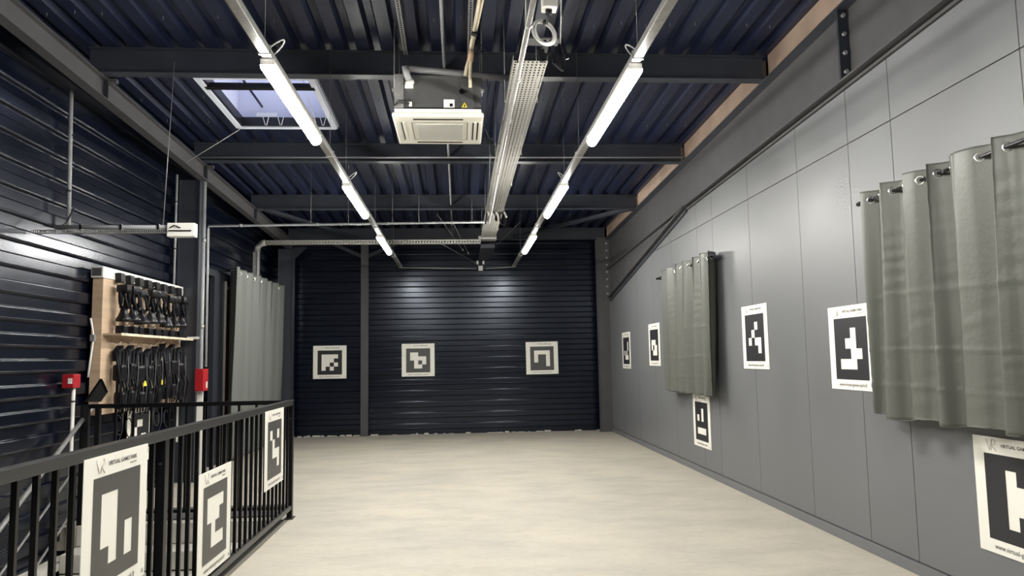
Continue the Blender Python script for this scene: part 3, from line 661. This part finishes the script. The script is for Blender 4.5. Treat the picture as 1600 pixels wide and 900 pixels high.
bm = B(); box(bm, SX1 - .006, SX1 + .03, SY0, SY1, -.19, .012, .002); t = obj('kerb_angle', bm, 'railtop'); tag(t, 'dark steel edge angle along the floor beside the stair opening', 'edging')
bm = B(); box(bm, SX0 + .15, SX1, SY1 - .006, SY1 + .03, -.165, .012, .002); tag(obj('kerb_angle', bm, 'conc'), 'pale floor edge under the short guard rail at the stair head', 'edging')
gx = GX + .026
def gpost(y, z, code, lb): poster((gx, y, z), (0, 1, 0), (1, 0, 0), code, lb, 'inkg', S=.64)
gpost(3.605, .745, ['1100', '1100', '1101', '0101'], 'largest marker poster hung on the black guard rail, nearest the camera')
gpost(5.005, .470, ['1111', '1110', '0100', '0111'], 'marker poster hung low in the middle of the black guard rail')
gpost(6.535, .742, ['1001', '0100', '0111', '0001'], 'marker poster hung high on the guard rail by its far corner post')
# ------------------------------------------------------------------ stairs
t = thing('staircase', 'pale concrete stairs descending behind the black guard rail', 'stairs', (-2.6, 6.9, -.17))
for k in range(14):
    z = -.17 * (k + 1); y1 = 7.16 - .265 * k; y0 = y1 - .285
    bm = B(); box(bm, -3.47, SX1 - .02, y0, y1, z - .16, z, .012); obj('step', bm, 'conc', t)
bm = B(); box(bm, XL + .002, XL + .15, 2.0, 7.16, -.30, -.24); tag(obj('wall_ledge', bm, 'conc'), 'pale ledge along the black left wall beside the stairs', 'ledge')
t = thing('stair_handrail', 'grey three-bar handrail going down the stairs along the left wall', 'handrail', (-3.45, 7, 1))
d = Vector((0, -1, -.605))
for k, (off, rr) in enumerate(((0, .02), (-.37, .010), (-.74, .010))):
    p = Vector((-3.5, 7.42 if k == 0 else 7.1, 1.06 + off - (.0 if k == 0 else .19))); bm = B(); tube(bm, [p, p + d * 4.6], rr, 10); obj('rail', bm, 'galv', t)
for y in (5.9, 4.4):
    z = 1.06 - (7.42 - y) * .605
    bm = B(); box(bm, -3.515, -3.485, y - .015, y + .015, z - 1.25, z - .01); obj('post', bm, 'black', t)
bm = B(); box(bm, -3.42, -1.76, 7.36, 7.92, 0, .015, .004); tag(obj('doormat', bm, 'matd'), 'dark grey mat on the floor behind the short guard rail', 'mat')
t = thing('call_point', 'small red fire call point on a white pole by the stairs', 'alarm', (-3.56, 7.15, 1.2))
bm = B(); box(bm, -3.60, -3.50, 7.06, 7.19, 1.26, 1.385, .006); bx = obj('casing', bm, 'red', t)
bm = B(); box(bm, -3.545, -3.51, 7.053, 7.06, 1.30, 1.35); obj('white_label', bm, 'whitep', t)
bm = B(); tube(bm, [(-3.535, 7.14, 1.27), (-3.535, 7.14, -.20)], .016, 10); po = obj('pole', bm, 'whitep', t)
bm = B(); tube(bm, [(-3.535, 7.14, 1.13), (-3.535, 7.14, 1.145)], .02, 10); obj('collar', bm, 'black', po)
t = thing('tilted_panel', 'tilted dark flat panel at the top of the stair handrail', 'panel', (-3.35, 7.2, 1.15))
bm = B()
q = [(-3.322, 1.335), (-3.262, 1.213), (-3.32, 1.125), (-3.455, 1.127)]
prism(bm, q, 'y', 7.2, 7.215); obj('plate', bm, 'railtop', t)
for a, c in ((0, 1), (3, 0)):
    bm = B(); bar(bm, (q[a][0], 7.2, q[a][1]), (q[c][0], 7.2, q[c][1]), .008, .02); obj('edge_strip', bm, 'black', t)
bm = B(); tube(bm, [(-3.56, 7.46, 1.92), (-3.555, 7.50, 1.80), (-3.56, 7.53, 1.72), (-3.555, 7.48, 1.55), (-3.56, 7.45, 1.35)], .010, 6); o = obj('hanging_strap', bm, 'whitep'); tag(o, 'pale strap hanging on the black wall left of the headset board', 'strap')
bm = B(); box(bm, -3.58, -3.54, 7.50, 7.54, 1.70, 1.76); obj('clip', bm, 'galv', o)
# ------------------------------------------------------------------ headset board on left wall
t = thing('headset_board', 'tall plywood board on the left wall behind the hanging headsets', 'board', (-3.52, 8.6, 1))
bm = B(); box(bm, -3.60, -3.50, 7.56, 9.60, .98, 2.33, .003); obj('panel', bm, 'wood', t)
bm = B(); box(bm, -3.60, -3.485, 7.52, 9.65, 2.325, 2.435, .003); hb = obj('header_strip', bm, 'whitep', t)
bm = B(); box(bm, -3.59, -3.50, 7.514, 7.523, 2.34, 2.42); obj('dark_end', bm, 'steelw', hb)
bm = B(); box(bm, -3.51, -3.495, 9.60, 9.63, .5, 1.8); obj('white_edge', bm, 'whitep', t)
t = thing('wall_shelf', 'light wooden shelf across the headset board', 'shelf', (-3.42, 8.6, 1.76))
bm = B(); box(bm, -3.50, -3.32, 7.58, 9.56, 1.755, 1.775, .003); obj('shelf_board', bm, 'wood', t)
bm = B(); box(bm, -3.322, -3.315, 7.58, 9.56, 1.752, 1.778); obj('lit_front_edge', bm, 'insul', t)  # cream strip paints the yellow light along the shelf front
bm = B(); box(bm, -3.40, -3.26, 9.57, 9.645, 1.77, 1.80, .006); tag(obj('small_router', bm, 'whitep'), 'small white box at the right end of the headset shelf', 'box')
yy8 = [7.80 + k * .225 for k in range(8)]
ordn = ['first', 'second', 'third', 'fourth', 'fifth', 'sixth', 'seventh', 'eighth']
for k in range(8):
    y = yy8[k] + .02; bm = B()
    box(bm, -3.485, -3.425, y - .055, y + .055, 2.30, 2.40, .012)
    for v in bm.verts: v.co.y += (2.4 - v.co.z) * .15
    c = obj('charging_clip', bm, 'plastic'); tag(c, 'black block on the white header strip, %s from the left' % ordn[k], 'holder', 'black blocks along the white header strip')
def headset(y, label):
    t = thing('vr_headset', label, 'headset', (-3.4, y, 1.95), 'virtual reality headsets on the board')
    bm = B(); n = 16; pr = [(.03, 2.06), (.042, 2.0), (.060, 1.96), (.082, 1.93), (.085, 1.905), (.07, 1.90)]
    rings = [[bm.verts.new((-3.40 + r * .85 * math.cos(2 * math.pi * i / n), y + r * math.sin(2 * math.pi * i / n), z)) for i in range(n)] for r, z in pr]
    for A, D in zip(rings, rings[1:]):
        for i in range(n): bm.faces.new((A[i], A[(i + 1) % n], D[(i + 1) % n], D[i])).smooth = True
    bm.faces.new(rings[0]); bm.faces.new(rings[-1])
    obj('visor', bm, 'plastic', t)
    bm = B(); pts = [(-3.42, y - .03 + .03 * math.cos(a), 2.17 + .10 * math.sin(a)) for a in [2 * math.pi * i / 20 for i in range(20)]]
    tube(bm, pts, .014, 6, closed=True); obj('side_strap', bm, 'strap', t)
    bm = B(); pts = [(-3.38 + .02 * math.sin(a * 2), y + .02 + .045 * math.cos(a), 2.14 + .11 * math.sin(a)) for a in [2 * math.pi * i / 20 for i in range(20)]]
    tube(bm, pts, .012, 6, closed=True); obj('top_strap', bm, 'strap', t)
    bm = B()
    for q in range(3): tube(bm, [(-3.44 + .03 * q, y - .05 + .03 * q, 2.26), (-3.40 + .02 * q, y - .07 + .05 * q, 2.15), (-3.42 + .02 * q, y - .03 + .04 * q, 2.04)], .013, 6)
    obj('back_strap', bm, 'strap', t)
    bm = B(); box(bm, -3.46, -3.34, y - .065, y + .055, 2.19, 2.28, .03); obj('rear_pad', bm, 'plastic', t)
    bm = B(); torus(bm, (-3.40, y + .03, 2.02), .035, .005, (1, .3, .2), 14, 6); obj('side_arm', bm, 'chrome' if False else 'plastic', t)
    bm = B(); tube(bm, [(-3.36, y + .05, 2.10), (-3.34, y + .07, 2.0), (-3.36, y + .03, 1.88), (-3.38, y - .02, 1.82), (-3.36, y + .01, 1.79)], .004, 5); obj('lead', bm, 'cable', t)
    bm = B(); tube(bm, [(-3.5, y, 2.30), (-3.40, y, 2.29), (-3.395, y, 2.31)], .004, 5); obj('hook', bm, 'chrome', t)
    return t
h0_ = headset(yy8[0], 'black VR headset hanging leftmost in the upper row on the board')
for k in range(1, 8):
    copy_tree(h0_, Vector((-3.4, yy8[k], 1.95 + random.uniform(-.02, .02))), 'black VR headset in the upper row, %s from the left on the board' % ordn[k]).rotation_euler = (random.uniform(-.10, .10), random.uniform(-.05, .12), random.uniform(-.7, .7))
for k, (y, w_) in enumerate(((7.78, .09), (8.02, .10), (8.16, .10), (8.40, .11), (8.60, .14), (8.80, .13), (9.02, .12), (9.30, .1))):
    t = thing('battery_box', 'small black box on the wooden shelf, %s from the left' % ordn[k], 'box', (-3.40, y, 1.775), 'black boxes on the headset shelf')
    bm = B(); box(bm, -3.45, -3.36, y - w_ / 2, y + w_ / 2, 1.775, 1.86, .008); obj('casing', bm, 'plastic', t)
    bm = B(); tube(bm, [(-3.40, y, 1.86), (-3.38, y + .02, 1.95), (-3.41, y - .01, 2.03)], .003, 5); obj('lead', bm, 'cable', t)
def harness(y, label, dz=0, tagc=False):
    t = thing('hanging_harness', label, 'harness', (-3.42, y, 1.3), 'black strapped packs in the lower row on the board')
    bm = B(); tube(bm, [(-3.50, y - .03, 1.70), (-3.42, y - .02, 1.67), (-3.40, y, 1.70), (-3.40, y + .005, 1.72)], .005, 6); obj('hook', bm, 'chrome', t)
    bm = B(); prism(bm, [(y - .05, 1.60), (y + .05, 1.66), (y + .055, 1.50), (y - .04, 1.50)], 'x', -3.47, -3.40); obj('collar', bm, 'strap', t)
    bm = B()
    for s in (-1, 1): tube(bm, [(-3.42, y + s * .035, 1.62), (-3.40, y + s * .05, 1.45), (-3.41, y + s * .045, 1.28), (-3.42, y + s * .03, 1.12)], [.014, .018, .016, .012], 6)
    obj('shoulder_straps', bm, 'strap', t)
    bm = B()
    for q in range(4): tube(bm, [(-3.43 + .02 * q, y - .06 + .04 * q, 1.60), (-3.39, y - .08 + .045 * q, 1.42), (-3.37 + .01 * q, y - .05 + .045 * q, 1.22), (-3.38, y - .06 + .04 * q, .98 - .03 * (q % 2))], [.010, .013, .011, .008], 6)
    obj('webbing', bm, 'strap', t)
    bm = B(); box(bm, -3.46, -3.36, y - .065, y + .060, 1.30, 1.47, .03); obj('upper_pack', bm, 'plastic', t)
    bm = B(); box(bm, -3.45, -3.35, y - .05, y + .055, 1.02 + dz, 1.20 + dz, .035); obj('lower_pack', bm, 'plastic', t)
    bm = B(); tube(bm, [(-3.36, y + .065, 1.55), (-3.35, y + .055, 1.40), (-3.36, y + .07, 1.22), (-3.37, y + .05, 1.0), (-3.40, y, .93)], .004, 5); obj('lead', bm, 'pvcd', t)
    return t
hh = [harness(yy8[0] - .02, 'black strapped pack hanging leftmost in the lower row on the board')]
for k in range(1, 8):
    lb = 'black strapped pack in the lower row, %s from the left on the board' % ordn[k]
    if k in (2, 4): lb = 'black strapped pack with yellow tag in the lower row, %s from the left' % ordn[k]
    hh.append(copy_tree(hh[0], Vector((-3.42, yy8[k] - .02, 1.3 + (.04 if k in (5, 6) else random.uniform(-.02, .01)))), lb)); hh[-1].rotation_euler = (random.uniform(-.05, .05), 0, random.uniform(-.35, .35))
for k in (2, 4):
    y = yy8[k]; bm = B(); prism(bm, [(y - .03, 1.235), (y + .03, 1.235), (y + .01, 1.285), (y - .005, 1.29)], 'x', -3.352, -3.345); 
    p = hh[k]; o = obj('yellow_tag', bm, 'yellow'); o.parent = p; o.matrix_parent_inverse = Matrix.Translation(-Vector(p.location))
bm = B()
for (y, z) in ((7.95, .85), (8.2, .8), (8.9, .86), (9.2, .82)):
    torus(bm, (-3.48, y, z), .10, .006, (1, .1, .1), 20, 6)
for k in range(6):
    y = 7.9 + k * .25; tube(bm, [(-3.42, y, 1.0), (-3.44, y + .05, .8), (-3.46, y - .03, .62), (-3.47, y + .1, .5)], .006, 5)
tag(obj('dangling_cables', bm, 'cable'), 'tangle of black cables hanging below the headset board', 'cable', kind='stuff')
t = poster((-3.585, 8.72, .70), (0, 1, 0), (1, 0, 0), ['0110', '1000', '1011', '1110'], 'marker poster half hidden behind cables below the headset board', 'ink')
# slim pipes on left wall
bm = B(); tube(bm, [(-3.55, 6.92, 4.02), (-3.55, 6.97, 2.72)], .017, 10); t = obj('drop_pipe', bm, 'pvc'); tag(t, 'thin grey pipe dropping from the left beam to the cross bar', 'pipe')
for z in (3.57, 3.05):
    bm = B(); tube(bm, [(-3.55, 6.945, z), (-3.55, 6.945, z + .015)], .021, 8); obj('collar', bm, 'black', t)
bm = B(); tube(bm, [(-3.55, 9.52, 3.86), (-3.55, 9.51, 2.44)], .015, 10); t = obj('drop_pipe', bm, 'pvc'); tag(t, 'thin grey pipe dropping beside the wide column to the headset board', 'pipe')
for z in (3.5, 2.9):
    bm = B(); tube(bm, [(-3.55, 9.515, z), (-3.55, 9.515, z + .015)], .019, 8); obj('collar', bm, 'black', t)
t = thing('cross_bar', 'slotted horizontal bar reaching out from the black left wall', 'bar', (-3, 6.5, 2.62))
bm = B(); perf(bm, (-3.60, 6.47, 2.585), (.018, 0, 0), (0, 0, .028), 62, 1, .45, .6); perf(bm, (-3.60, 6.47, 2.585), (.018, 0, 0), (0, .06, 0), 62, 1, .4, .5); obj('slotted_tray', bm, 'galv', t)
bm = B(); tube(bm, [(-3.42, 6.49, 2.64), (-2.46, 6.49, 2.635)], .017, 10); obj('tube', bm, 'pvc', t)
bm = B(); tube(bm, [(-3.5, 6.95, 2.9), (-3.46, 6.75, 2.72), (-3.48, 6.6, 2.63), (-3.55, 6.5, 2.61)], .008, 8); obj('black_cable', bm, 'cable', t)
for x in (-3.2, -2.87, -2.56):
    bm = B(); box(bm, x - .008, x + .008, 6.465, 6.51, 2.61, 2.66); obj('tie', bm, 'black', t)
bm = B(); tube(bm, [(-2.53, 6.5, 2.63), (-2.51, 6.6, 4.15)], .003, 6); obj('hanging_wire', bm, 'galv', t)
t = thing('control_box', 'white rectangular box at the end of the slotted cross bar', 'box', (-2.36, 6.5, 2.6))
bm = B(); box(bm, -2.475, -2.245, 6.44, 6.52, 2.545, 2.665, .008); obj('casing', bm, 'whitep', t)
bm = B(); tube(bm, [(-2.45, 6.435, 2.62), (-2.41, 6.425, 2.64), (-2.36, 6.435, 2.62)], .005, 6); obj('cable', bm, 'black', t)
bm = B(); box(bm, -2.46, -2.27, 6.432, 6.44, 2.59, 2.60); obj('slot', bm, 'plastic', t)
# ------------------------------------------------------------------ curtains
def curtain(name, label, x, y0, y1, z0, z1, lam, amp, m, seed, flare=0.0, warp=.12, rodz=None, rod=None, toward=-1):
    rnd = random.Random(seed); t = thing(name, label, 'curtain', (x, (y0 + y1) / 2, z1))
    ny = int((y1 - y0) / lam * 28); nz = 110
    ph = [rnd.uniform(-1, 1) for _ in range(40)]
    def surf(v, z):    # v in 0..1 along rod, z height
        s = (z1 - z) / (z1 - z0)
        y = y0 + (y1 - y0) * v
        nfold = (y1 - y0) / lam; th = 2 * math.pi * (nfold * v + warp * math.sin(2 * math.pi * 2.6 * v + ph[20] * 3) + warp * .6 * math.sin(2 * math.pi * 5.3 * v + ph[21] * 3))
        k = int(nfold * v) % 40
        w_ = math.sin(th + s * .9 * ph[k % 7] * math.sin(math.pi * v * 3) + .35 * math.sin(th * .5 + ph[3]))
        w_ = math.copysign(abs(w_) ** .62, w_)
        a = amp * (1 - .30 * s) * (1 + .25 * ph[(k + 5) % 9])
        dx = a * w_
        dx += .010 * s * math.sin(13 * v * (y1 - y0) + ph[1] * 5 + z * 2.3)
        for zc, d in ((z0 + .20, .005), (z0 + .44, .004), (z0 + .80, .003)):
            dx -= d * math.exp(-((z - zc - .01 * math.sin(3 * y)) / .010) ** 2)
        dx += .0016 * math.sin(61 * z + 14 * y + 2 * math.sin(9 * z)) * max(0, math.sin(11 * y + 5 * z + 3 * math.sin(4 * z)))
        dy = .35 * lam * .25 * math.sin(2 * th) * (1 - s) + flare * (s ** 1.5) * (v - .5) + .02 * s * ph[(k + 2) % 11] * math.sin(th)
        return Vector((x + dx - .03 * s, y + dy, z + (.012 * math.sin(th * .5 + ph[2]) if z == z0 else 0)))
    bm = B(); G = []
    zs = [z1 - (z1 - z0) * j / nz for j in range(nz + 1)]
    for i in range(ny + 1): G.append([bm.verts.new(surf(i / ny, z)) for z in zs])
    for i in range(ny):
        for j in range(nz): bm.faces.new((G[i][j], G[i + 1][j], G[i + 1][j + 1], G[i][j + 1])).smooth = True
    o = obj('fabric', bm, m, t, smooth=True)
    md = o.modifiers.new('thickness', 'SOLIDIFY'); md.thickness = .0025
    bm = B(); tube(bm, [surf(i / ny, z0) + Vector((0, 0, -.0)) for i in range(0, ny + 1, 2)], .004, 6); obj('bottom_hem', bm, m, t)
    # eyelets where the cloth crosses the rod
    zr = z1 - .065
    nf = (y1 - y0) / lam; prev = None
    for i in range(ny + 1):
        p = surf(i / ny, zr)
        if prev is not None and (prev.x - x + .03 * .04) * (p.x - x + .03 * .04) < 0:
            d = (p - prev).normalized(); nrm = Vector((d.y, -d.x, 0))
            bm = B(); torus(bm, (p + prev) / 2, .024, .006, nrm, 18, 8); obj('eyelet', bm, 'chrome', t)
        prev = p
    if rod:
        r = thing('curtain_rod', rod[2], 'rod', (x, rod[0], zr))
        bm = B(); tube(bm, [(x, rod[0], zr), (x, rod[1], zr)], .011, 12); obj('tube', bm, 'rod', r)
        for ye in rod[:2]:
            bm = B(); tube(bm, [(x, ye - .02, zr), (x, ye + .02, zr)], .016, 12); obj('finial', bm, 'rod', r)
        wx = XR if x > 0 else XL
        for ye in rod[3]:
            bm = B(); bar(bm, (x, ye, zr - .012), (wx, ye, zr - .012), .014, .02); obj('wall_bracket', bm, 'rod', r)
    return t
curtain('eyelet_curtain', 'large grey-green eyelet curtain hanging on the near part of the grey wall', 2.91, 2.72, 5.00, 1.03, 2.60, .262, .062, 'curt', 3, flare=.0,
        rod=(2.6, 5.10, 'dark shiny rod holding the large near curtain on the grey wall', (2.7, 5.06)))
curtain('eyelet_curtain', 'smaller grey-green eyelet curtain hanging on the far part of the grey wall', 2.91, 8.22, 10.22, .995, 2.655, .33, .078, 'curt', 11, flare=-.02,
        rod=(8.18, 10.62, 'dark shiny rod holding the far curtain on the grey wall', (8.24, 10.55)))
curtain('eyelet_curtain', 'long floor-length grey curtain along the left wall near the far corner', -3.36, 11.22, 14.45, .04, 2.90, .40, .080, 'curtl', 5,
        rod=(11.15, 14.5, 'rod holding the long grey curtain on the left wall', (11.2, 14.45)))
# ------------------------------------------------------------------ door on left wall
t = sempty('door_1')
bm = B(); box(bm, -3.60, -3.53, 11.0, 11.46, 0, 2.72); box(bm, -3.60, -3.53, 12.2, 12.3, 0, 2.72); box(bm, -3.60, -3.53, 10.6, 12.3, 2.72, 2.82); obj('frame', bm, 'steeld', t)
bm = B(); box(bm, -3.60, -3.57, 11.46, 12.2, 0, 2.72); obj('leaf', bm, 'brown', t)
bm = B(); box(bm, -3.57, -3.545, 11.50, 11.72, 2.60, 2.64); obj('door_closer', bm, 'whitep', t)
bm = B(); box(bm, -3.57, -3.50, 11.465, 11.485, .0, 2.7); obj('leaf_edge', bm, 'galv', t)
bm = B(); box(bm, -3.57, -3.54, 11.55, 11.60, 1.9, 2.2, .004); box(bm, -3.57, -3.54, 11.55, 11.60, 1.45, 1.75, .004); obj('door_handle', bm, 'red', t)
